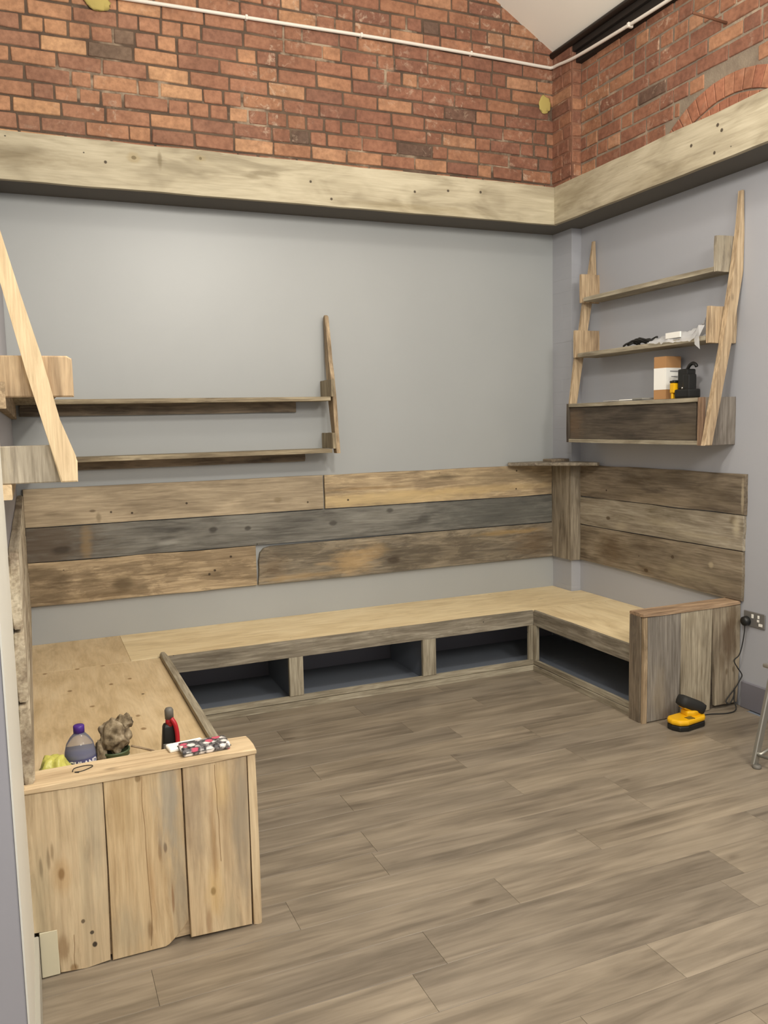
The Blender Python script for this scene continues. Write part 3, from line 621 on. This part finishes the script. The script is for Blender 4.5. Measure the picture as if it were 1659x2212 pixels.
# cabinet
prism('cabinet_top', wob_rect(1.212, .238, .0008), .024, (-.001, -1.634, 1.741), 'y', '-x', W_RAIL, rs, .002)
prism('cabinet_base', wob_rect(1.212, .238, .0008), .024, (-.001, -1.634, 1.501), 'y', '-x', W_RAIL, rs, .002)
prism('cabinet_side', wob_rect(.263, .240, .001, n=4), .022, (-.241, -.420, 1.502), 'z', 'x', W_DARK, rs, .002)
prism('cabinet_side', wob_rect(.268, .222, .001, n=4), .038, (-.223, -1.675, 1.498), 'z', 'x', W_SIDEG, rs, .002)
prism('end_strip', wob_rect(.266, .020, .001, n=4), .038, (-.243, -1.675, 1.499), 'z', 'x', wood('reddish_strip_wood', 'a3805e', '7f6046', '553c2a', blotch=.2, knot=0), rs, .001)
prism('front_panel', wob_rect(1.188, .212, .0005), .016, (-.213, -.4245, 1.527), '-y', 'z', W_DARKP, rs, .001, label='dark stained front panel')
# shelves
plank('shelf', (-.1525, -.470, 2.424), '-y', 'x', 1.172, .151, .027, W_RAIL, rs, wob=.003).matrix_basis
plank('shelf', (-.2005, -.470, 2.050), '-y', 'x', 1.172, .199, .027, W_RAIL, rs, wob=.001)
for o in rs.children:   # these two were laid with z pointing up after the flip
    if o.name.startswith('shelf'): o.location.z += .027
# side boards: far pair, near pair
def side(y, x0, z0, z1, mat, T=.024): prism('side_board', wob_rect(z1-z0, -x0-.001, .0015, n=4), T, (x0, y, z0), 'z', 'x', mat, rs, .003)
side(-.4445, -.150, 2.447, 2.638, W_BLK); side(-.4445, -.200, 2.078, 2.262, W_BLK)
side(-1.669, -.155, 2.449, 2.640, W_PALEG); side(-1.669, -.200, 2.062, 2.262, W_LAD)
# uprights: near one in front of the side boards, far one behind
UPR = [(0, -.257), (.16, -.222), (.56, -.138), (1.01, -.062), (1.2, -.035), (1.38, -.024), (1.382, -.008), (1.15, -.003), (.95, -.006), (.56, -.080), (.2, -.160), (.0, -.203)]
UPR2 = [(.262, -.222), (.57, -.178), (.768, -.138), (.95, -.110), (1.15, -.064), (1.369, -.030), (1.371, -.014), (1.15, -.003), (.95, -.044), (.57, -.115), (.262, -.165)]
prism('upright', UPR, .034, (0, -1.711, 1.499), 'z', 'x', W_LAD, rs, .004)
prism('upright', UPR2, .026, (0, -.4175, 1.499), 'z', 'x', W_LAD, rs, .004)

# ------------------------------------------------------------ things on the ladder shelf
cb = empty('cardboard_box', (-.12, -1.25, 1.766), 'small brown cardboard box with a wrap-around white label on the cabinet', 'box')
def quad_prism(name, base, z0, z1, mat, parent, grow=0., bev=.002):
    c = Vector((sum(p[0] for p in base)/len(base), sum(p[1] for p in base)/len(base)))
    pts = [((p[0]-c.x)*(1+grow), (p[1]-c.y)*(1+grow)) for p in base]
    return prism(name, pts, z1-z0, (c.x, c.y, z0), 'x', 'y', mat, parent, bev)
CB = [(-.165, -1.295), (-.045, -1.285), (-.028, -1.160), (-.145, -1.170), (-.178, -1.205)]
quad_prism('carton', CB, 1.766, 2.020, M_CARD, cb)
quad_prism('label', CB, 1.824, 1.952, M_LABELW, cb, grow=.012, bev=0)
M_INK = plain('grey_print', '8b8b90', .6)
for i, (z0, z1) in enumerate(((1.93, 1.935), (1.90, 1.903), (1.865, 1.88))):
    box('print', (-.135+i*.01, -1.2955, z0), (-.075, -1.2925+.002*i, z1), M_INK, cb)
nl = empty('nail_gun', (-.14, -1.42, 1.766), 'black cordless tool with a small yellow body standing beside the cardboard box', 'power tool')
box('battery', (-.185, -1.500, 1.766), (-.09, -1.385, 1.820), M_BLACK, nl, bev=.012)
box('body', (-.17, -1.470, 1.818), (-.10, -1.395, 1.935), M_BLACK, nl, bev=.010)
box('shoulder', (-.175, -1.488, 1.80), (-.11, -1.44, 1.905), M_BLACK, nl, bev=.010)
tube('hook', [(-.13, -1.43, 1.93), (-.13, -1.45, 1.955), (-.13, -1.475, 1.965), (-.13, -1.495, 1.958), (-.13, -1.505, 1.945)], .010, M_BLACK, nl)
box('yellow_body', (-.185, -1.385, 1.80), (-.13, -1.348, 1.858), M_YEL, nl, bev=.006, label='yellow housing')
box('foot', (-.18, -1.368, 1.766), (-.145, -1.352, 1.80), M_YEL, nl, bev=.003, label='yellow foot')
box('trigger', (-.185, -1.39, 1.858), (-.14, -1.345, 1.872), M_BLACK, nl, bev=.004)
lathe('button', [(.006, 0), (.006, .004), (.003, .006)], (-.186, -1.455, 1.825), plain('chrome', 'e5e5e5', .1, 1), nl, 12, rot=Matrix.Rotation(-math.pi/2, 3, 'Y'))
for i, (yy, ww, col) in enumerate(((-.83, .10, M_PAPER), (-1.0, .12, M_LABELW), (-1.11, .09, plain('grey_card', '8c8a84', .6)))):
    bm = bmesh.new(); add_box(bm, (-.045, -ww/2, 0), (.045, ww/2, .003+.004*i), .001)
    for v in bm.verts: v.co.z += .004*abs(math.sin(v.co.y*40))
    tag(link('paper_sheet', mesh_from(bm), None, loc=(-.18, yy, 1.766), mat=col), ('crumpled receipt lying at the far end of the cabinet top', 'white paper slip in the middle of the cabinet top', 'grey card lying just behind the cardboard box')[i], 'paper')
# coil of black cable ties and the clear bag
ct = empty('black_straps', (-.13, -1.05, 2.078), 'coil of flat black straps on the middle shelf beside the clear bag', 'strap')
for i in range(4):
    yc = -.97-.045*i; rr = .05+.008*(i % 2)
    tube('strap', [(-.155+.035*math.cos(a)+.004*i, yc+rr*math.sin(a)*1.3, 2.1115+.010+.011*math.sin(a*2+i)+.005*i) for a in [k*math.pi/5 for k in range(11)]], .0055, M_BLACKR, ct, seg=6, res=3)
pb = empty('plastic_bag', (-.13, -1.4, 2.078), 'clear plastic bag with a white card label hanging over the middle shelf edge', 'bag')
t = NT('clear_film'); t.b.inputs['Base Color'].default_value = lin('e8e8ea'); t.rough(.18); t.b.inputs['Alpha'].default_value = .6; t.b.inputs['Specular IOR Level'].default_value = .9
M_FILM = t.m
bm = bmesh.new(); NX, NY = 14, 26; grid = []
for j in range(NY+1):
    row_ = []
    for i in range(NX+1):
        uu, vv = i/NX, j/NY
        x = -.06-.155*uu; yy = -1.19-.43*vv
        z = 2.106+.050*math.sin(math.pi*min(1, .12+uu*.85))*(.5+.7*vv)+.014*noise.noise((uu*6, vv*9, 1))+.012*noise.noise((uu*15, vv*20, 4))
        if uu > .75: z -= (uu-.75)*.10*(.3+vv)
        if vv > .82: z += (vv-.82)*.42*(1-uu*.3)+.02*noise.noise((uu*9, vv*30, 2))
        row_.append(bm.verts.new((x, yy, z)))
    grid.append(row_)
for j in range(NY):
    for i in range(NX): bm.faces.new((grid[j][i], grid[j][i+1], grid[j+1][i+1], grid[j+1][i]))
link('film', mesh_from(bm, smooth=True), pb, mat=M_FILM).location = -pb.location
bm = bmesh.new()
tail = [(-.205, -1.56, 2.112), (-.212, -1.60, 2.165), (-.21, -1.645, 2.160), (-.225, -1.62, 2.10), (-.232, -1.635, 2.03), (-.228, -1.59, 2.06)]
vs = [bm.verts.new(p) for p in tail]
for q in ((0, 1, 3), (1, 2, 3), (0, 3, 5), (3, 4, 5)): bm.faces.new([vs[i] for i in q])
link('bag_neck', mesh_from(bm), pb, mat=M_FILM).location = -pb.location
box('card', (-.205, -1.45, 2.115), (-.195, -1.33, 2.148), M_LABELW, pb, bev=.001)

# ------------------------------------------------------------ things on the near bench and cap
bo = empty('drink_bottle', (-3.580, -2.22, SH), 'clear plastic squash bottle with purple cap and violet liquid on the plywood', 'bottle')
prof = [(.040, 0), (.050, .004), (.052, .02), (.050, .055), (.052, .07), (.052, .115), (.050, .135), (.044, .160), (.032, .180), (.021, .192), (.0165, .197), (.0165, .204)]
sc = 1.03
lathe('shell', [(a*sc, b*sc) for a, b in prof], bo.location, M_GLASS, bo, 36)
lathe('liquid', [(.001, .004)]+[((a-.003)*sc, b*sc+.001) for a, b in prof[1:6]]+[(.048, .132*sc), (.001, .132*sc)], bo.location, M_LIQ, bo, 36)
lathe('cap', [(.0165, 0), (.019, .001), (.019, .024), (.016, .027)], bo.location+Vector((0, 0, .203)), M_PURP, bo, 24, label='purple screw cap')
lathe('label', [(.0545, .035), (.0545, .122)], bo.location, plain('violet_label', '55567f', .5), bo, 36, cap=False)
tc = bpy.data.curves.new('t', 'FONT'); tc.body = 'HIGHLAND'; tc.size = .026; tc.extrude = .0004; tc.offset = .0006
to = bpy.data.objects.new('t', tc); S.collection.objects.link(to)
bpy.context.view_layer.update()
me = bpy.data.meshes.new_from_object(to.evaluated_get(bpy.context.evaluated_depsgraph_get())); bpy.data.objects.remove(to)
xs = [v.co.x for v in me.vertices]; mid = (min(xs)+max(xs))/2
a0 = math.atan2(-5.27+2.22, -3.68+3.58)
for v in me.vertices:
    a = a0+(v.co.x-mid)/.055; rr = .0550+v.co.z; v.co = Vector((rr*math.cos(a), rr*math.sin(a), v.co.y+.098))
link('lettering', me, bo, loc=bo.location, mat=plain('white_print', 'f0eef2', .5))

tin = empty('paint_tin', (-3.462, -2.20, SH), 'green-rimmed tin with a white label holding a brown rag', 'tin')
M_GREEN = plain('dark_green_paint', '4d5a3c', .5)
lathe('can', [(.050, 0), (.0515, .002), (.050, .006), (.050, .105), (.0525, .108), (.0525, .114), (.047, .114), (.047, .104), (.001, .104)], tin.location, M_GREEN, tin, 32)
lathe('label', [(.0507, .012), (.0507, .094)], tin.location, plain('cream_tin_label', 'ccc9b4', .6), tin, 32, cap=False)
for a in range(7):
    an = -2.9+a*.36; p = tin.location+Vector((.0512*math.cos(an), .0512*math.sin(an), .055+.012*(a % 3)))
    blob('leaf_print', p, (.010, .010, .014), M_GREEN, tin, amp=.2, seed=a, sub=2)
tr = NT('brown_rag'); v = tr.vec(); tr.l(tr.ramp(tr.noise(v, 28, 5, .6), [(.35, '4f4232'), (.52, '85765e'), (.68, 'b0a28a')]), tr.b.inputs['Base Color']); tr.rough(.95); tr.bump(tr.noise(v, 60, 4), .6, .004)
rg = blob('rag', (-3.462, -2.20, SH+.160), (.048, .045, .056), tr.m, amp=.30, freq=1.25, seed=3, sub=5, ridge=True)
tag(rg, 'crumpled brown rag stuffed into the green tin', 'rag')
for o_, sz, sd in (((.036, .005, .048), (.026, .022, .026), 5), ((-.050, -.02, -.065), (.018, .022, .055), 9)):
    blob('fold', Vector(rg.location)+Vector(o_), sz, tr.m, rg, amp=.35, freq=1.3, seed=sd, sub=4, ridge=True)
tag(tube('wooden_stick', [(-3.405, -2.19, SH+.112), (-3.33, -2.205, SH+.085), (-3.262, -2.24, SH+.055)], .0042, W_TAN), 'thin wooden stick leaning from the tin towards the black bottle', 'stick')

gb = empty('glue_bottle', (-3.262, -2.16, SH), 'black bottle with a red handle strip and grey cap near the seat rail', 'bottle')
bm = bmesh.new(); add_box(bm, (-.036, -.026, 0), (.036, .026, .165), .012)
for v in bm.verts:
    if v.co.z > .12: k = 1-(v.co.z-.12)/.045*.45; v.co.x *= k; v.co.y *= k
link('body', mesh_from(bm, smooth=True), gb, loc=gb.location, mat=M_BLACK)
lathe('neck', [(.017, 0), (.015, .03)], gb.location+Vector((.003, 0, .155)), M_RED, gb, 16)
lathe('cap', [(.016, 0), (.0165, .032), (.012, .040), (.006, .042)], gb.location+Vector((.002, 0, .182)), M_GREYP, gb, 18, label='grey cap')
tube('handle', [(.006, -.022, .188), (.018, -.030, .165), (.024, -.032, .12), (.022, -.030, .06), (.018, -.029, .02)], .0085, M_RED, gb, label='red handle strip')
for o in gb.children:
    if o.name.startswith('handle'): o.location = Vector((.006, -.022, .188))
box('badge', (-3.290, -2.187, SH+.04), (-3.258, -2.183, SH+.095), M_GREYP, gb, bev=.001)

tf = NT('yellow_film'); tf.b.inputs['Base Color'].default_value = lin('d4cf6a'); tf.rough(.3); tf.b.inputs['Alpha'].default_value = .9; tf.bump(tf.noise(tf.vec(), 40, 4), .8, .006)
yb = blob('crumpled_bag', (-3.668, -2.29, SH+.075), (.052, .055, .078), tf.m, amp=.28, freq=1.2, seed=12, sub=4, flat=-.074, ridge=True)
tag(yb, 'crumpled pale yellow plastic bag beside the squash bottle', 'bag')
db = blob('brown_wrapper', (-3.695, -2.42, SH+.060), (.024, .04, .060), plain('brown_wrap', '6d5a46', .8), amp=.4, freq=2, seed=15, sub=3, flat=-.059, ridge=True)
tag(db, 'small crumpled brown wrapper against the left wall planks', 'wrapper')

# floral case on the cap
t = NT('floral_print'); v = t.vec(rand=False)
vo = t.n('ShaderNodeTexVoronoi'); vo.inputs['Scale'].default_value = 36; t.l(v, vo.inputs['Vector'])
pet = t.ramp(t.math('ADD', vo.outputs['Distance'], t.math('MULTIPLY', t.noise(v, 160, 2), .35)), [(.56, (1, 1, 1)), (.74, (0, 0, 0))])
sepc = t.n('ShaderNodeSeparateColor'); t.l(vo.outputs['Color'], sepc.inputs[0])
fc = t.ramp(sepc.outputs[0], [(.0, 'ece6e2'), (.45, 'e9dedb'), (.5, 'cf5a72'), (.75, 'c4405e'), (.8, 'f0ece8')], 'CONSTANT')
col = t.mix(pet, t.ramp(t.noise(v, 70, 3), [(.4, '2d2a2c'), (.65, '7d7a7c')]), fc)
t.l(col, t.b.inputs['Base Color']); t.rough(.25); M_FLOR = t.m
fa = .05; M_PAPW = plain('bright_paper', 'fbfaf5', .6)
def rot_box(name, c, size, ang, mat, label, cat, bev, parent=None, dz=0):
    bm = bmesh.new(); add_box(bm, (-size[0]/2, -size[1]/2, 0), (size[0]/2, size[1]/2, size[2]), bev)
    mw = Matrix.Translation(c) @ Matrix.Rotation(ang, 4, 'Z')
    return tag(link(name, mesh_from(bm, smooth=False), parent, mw=mw, mat=mat), label, cat)
fc_ = rot_box('glasses_case', (-3.210, -2.583, .6112), (.158, .082, .024), .03, M_FLOR, 'floral pink, white and grey case lying on the near panel cap', 'case', .009)
rot_box('seam', (-3.210, -2.583, .6225), (.1592, .0832, .002), .03, M_BLACK, None, None, .0005, fc_)
rot_box('white_case', (-3.268, -2.492, SH+.115), (.105, .05, .018), .10, M_WHITEP, None, None, .006) if False else None
wc = rot_box('folded_paper', (-3.275, -2.547, .6112), (.120, .055, .012), .12, M_PAPW, 'folded white paper half under the floral case', 'paper', .003)
wc.location = (-3.262, -2.533, .6112)
tag(tube('wire_twist', [(-3.618, -2.585, .6125), (-3.612, -2.562, .613), (-3.585, -2.553, .613), (-3.562, -2.560, .614), (-3.560, -2.572, .613), (-3.590, -2.592, .6125), (-3.612, -2.592, .6125), (-3.600, -2.60, .613)], .0014, M_BLACKR, seg=5), 'thin dark wire twist lying on the near panel cap', 'wire')

# ------------------------------------------------------------ socket, plug and cable
so = empty('wall_socket', (-.003, -1.86, .52), 'grey double wall socket with white switches beside the right end panel', 'socket')
bm = bmesh.new(); add_box(bm, (0, 0, 0), (.148, .086, .008), .003)
mw = Matrix(((0, 0, -1), (-1, 0, 0), (0, 1, 0))).to_4x4(); mw.translation = (-.001, -1.772, .479)
link('face_plate', mesh_from(bm), so, mw=mw, mat=M_SOCK)
for (ya, yb_, za, zb) in ((-1.829, -1.843, .530, .552), (-1.872, -1.884, .534, .552)): box('switch', (-.012, ya, za), (-.008, yb_, zb), M_WHITEP, so, bev=.001)
box('pin_hole_surround', (-.0112, -1.868, .514), (-.0092, -1.884, .528), M_WHITEP, so, bev=.0008); box('pin_hole_surround', (-.0112, -1.880, .492), (-.0092, -1.907, .508), M_WHITEP, so, bev=.0008)
pg = empty('power_plug', (-.03, -1.80, .50), 'black plug in the wall socket with its cable trailing to the floor', 'plug')
lathe('plug_body', [(.026, 0), (.028, .004), (.026, .026), (.016, .034), (.001, .036)], (-.010, -1.800, .508), M_BLACK, pg, 24, rot=Matrix.Rotation(-math.pi/2, 3, 'Y'))
tube('cable', [(-.030, -1.802, .485), (-.030, -1.800, .44), (-.035, -1.79, .36), (-.05, -1.785, .31), (-.075, -1.775, .28), (-.06, -1.785, .24), (-.03, -1.79, .195), (-.045, -1.79, .165), (-.075, -1.785, .12), (-.115, -1.785, .085), (-.145, -1.79, .055), (-.125, -1.80, .045), (-.09, -1.795, .09), (-.085, -1.79, .125), (-.095, -1.80, .06), (-.10, -1.82, .012), (-.17, -1.83, .0045), (-.26, -1.80, .0045), (-.33, -1.79, .0045), (-.42, -1.80, .02), (-.46, -1.83, .045)], .0036, M_BLACKR, pg, seg=6)

# ------------------------------------------------------------ yellow sander on the floor
sa = empty('detail_sander', (-.50, -1.87, 0), 'yellow and black handheld sander standing on the floor by the end panel', 'power tool')
BASE = [(-.118, .0), (-.105, -.045), (-.06, -.064), (.075, -.060), (.108, -.030), (.108, .035), (.085, .056), (-.085, .056), (-.112, .035)]
A_ = Matrix.Rotation(math.radians(8), 4, 'Z')
def sp(pts, z0, z1, mat, name, bev, label=None, sc=1.):
    P = [((A_ @ Vector((a*sc, b*sc, 0))).x, (A_ @ Vector((a*sc, b*sc, 0))).y) for a, b in pts]
    o = prism(name, P, z1-z0, (-.505, -1.872, z0), 'x', 'y', mat, sa, 0)
    b = o.modifiers.new('b', 'BEVEL'); b.width = bev; b.segments = 3
    return o
sp(BASE, .0, .030, M_BLACK, 'sanding_base', .008)
sp(BASE, .030, .062, M_YEL, 'housing', .014, sc=1.02)
sp([(-.02, -.02), (.02, -.04), (.085, -.03), (.09, .02), (.05, .045), (-.005, .04)], .056, .090, M_YEL, 'neck', .012)
bm = bmesh.new(); add_box(bm, (-.078, -.040, -.030), (.078, .040, .034), .024)
hm = Matrix.Translation((-.468, -1.862, .112)) @ Matrix.Rotation(math.radians(-8), 4, 'Z') @ Matrix.Rotation(math.radians(24), 4, 'Y')
link('grip', mesh_from(bm, smooth=True), sa, mw=hm, mat=M_BLACKR)
bm = bmesh.new(); add_box(bm, (-.05, -.030, -.034), (.06, .030, -.018), .004); link('grip_trim', mesh_from(bm), sa, mw=hm, mat=M_YEL)
box('badge', (-.545, -1.930, .058), (-.50, -1.895, .0632), plain('dark_badge', '6d5a1e', .5), sa, bev=.001)

# ------------------------------------------------------------ metal stool at the right edge
st = empty('metal_stool', (-.44, -2.55, 0), 'metal stool leg with a low crossbar at the right edge of the floor', 'stool')
FT = [(-.602, -2.43), (-.30, -2.32), (-.50, -2.75), (-.20, -2.64)]
TP = [(-.505, -2.44), (-.35, -2.385), (-.45, -2.62), (-.30, -2.57)]
for a, b in zip(FT, TP):
    p, q_ = Vector((a[0], a[1], .012)), Vector((b[0], b[1], .46))
    d = (q_-p); L = d.length; U1 = d.normalized(); V1 = Vector((U1.z, 0, -U1.x)).normalized()
    prism('leg', [(0, 0), (L, 0), (L, .034), (0, .034)], .022, p-V1*.013, U1, V1, M_ALU, st, .004)
    lathe('foot', [(.020, 0), (.021, .004), (.018, .016)], (a[0], a[1]-.008, 0.0), M_GREYP, st, 16)
for i, j in ((0, 1), (0, 2), (1, 3), (2, 3)):
    t1 = .11
    a = Vector((FT[i][0]*(1-t1)+TP[i][0]*t1, FT[i][1]*(1-t1)+TP[i][1]*t1-.008, .060)); b = Vector((FT[j][0]*(1-t1)+TP[j][0]*t1, FT[j][1]*(1-t1)+TP[j][1]*t1-.008, .060))
    tube('crossbar', [a, b], .008, M_ALU, st, smooth_path=False)
box('seat', (-.50, -2.66, .455), (-.27, -2.36, .475), M_ALU, st, bev=.008)
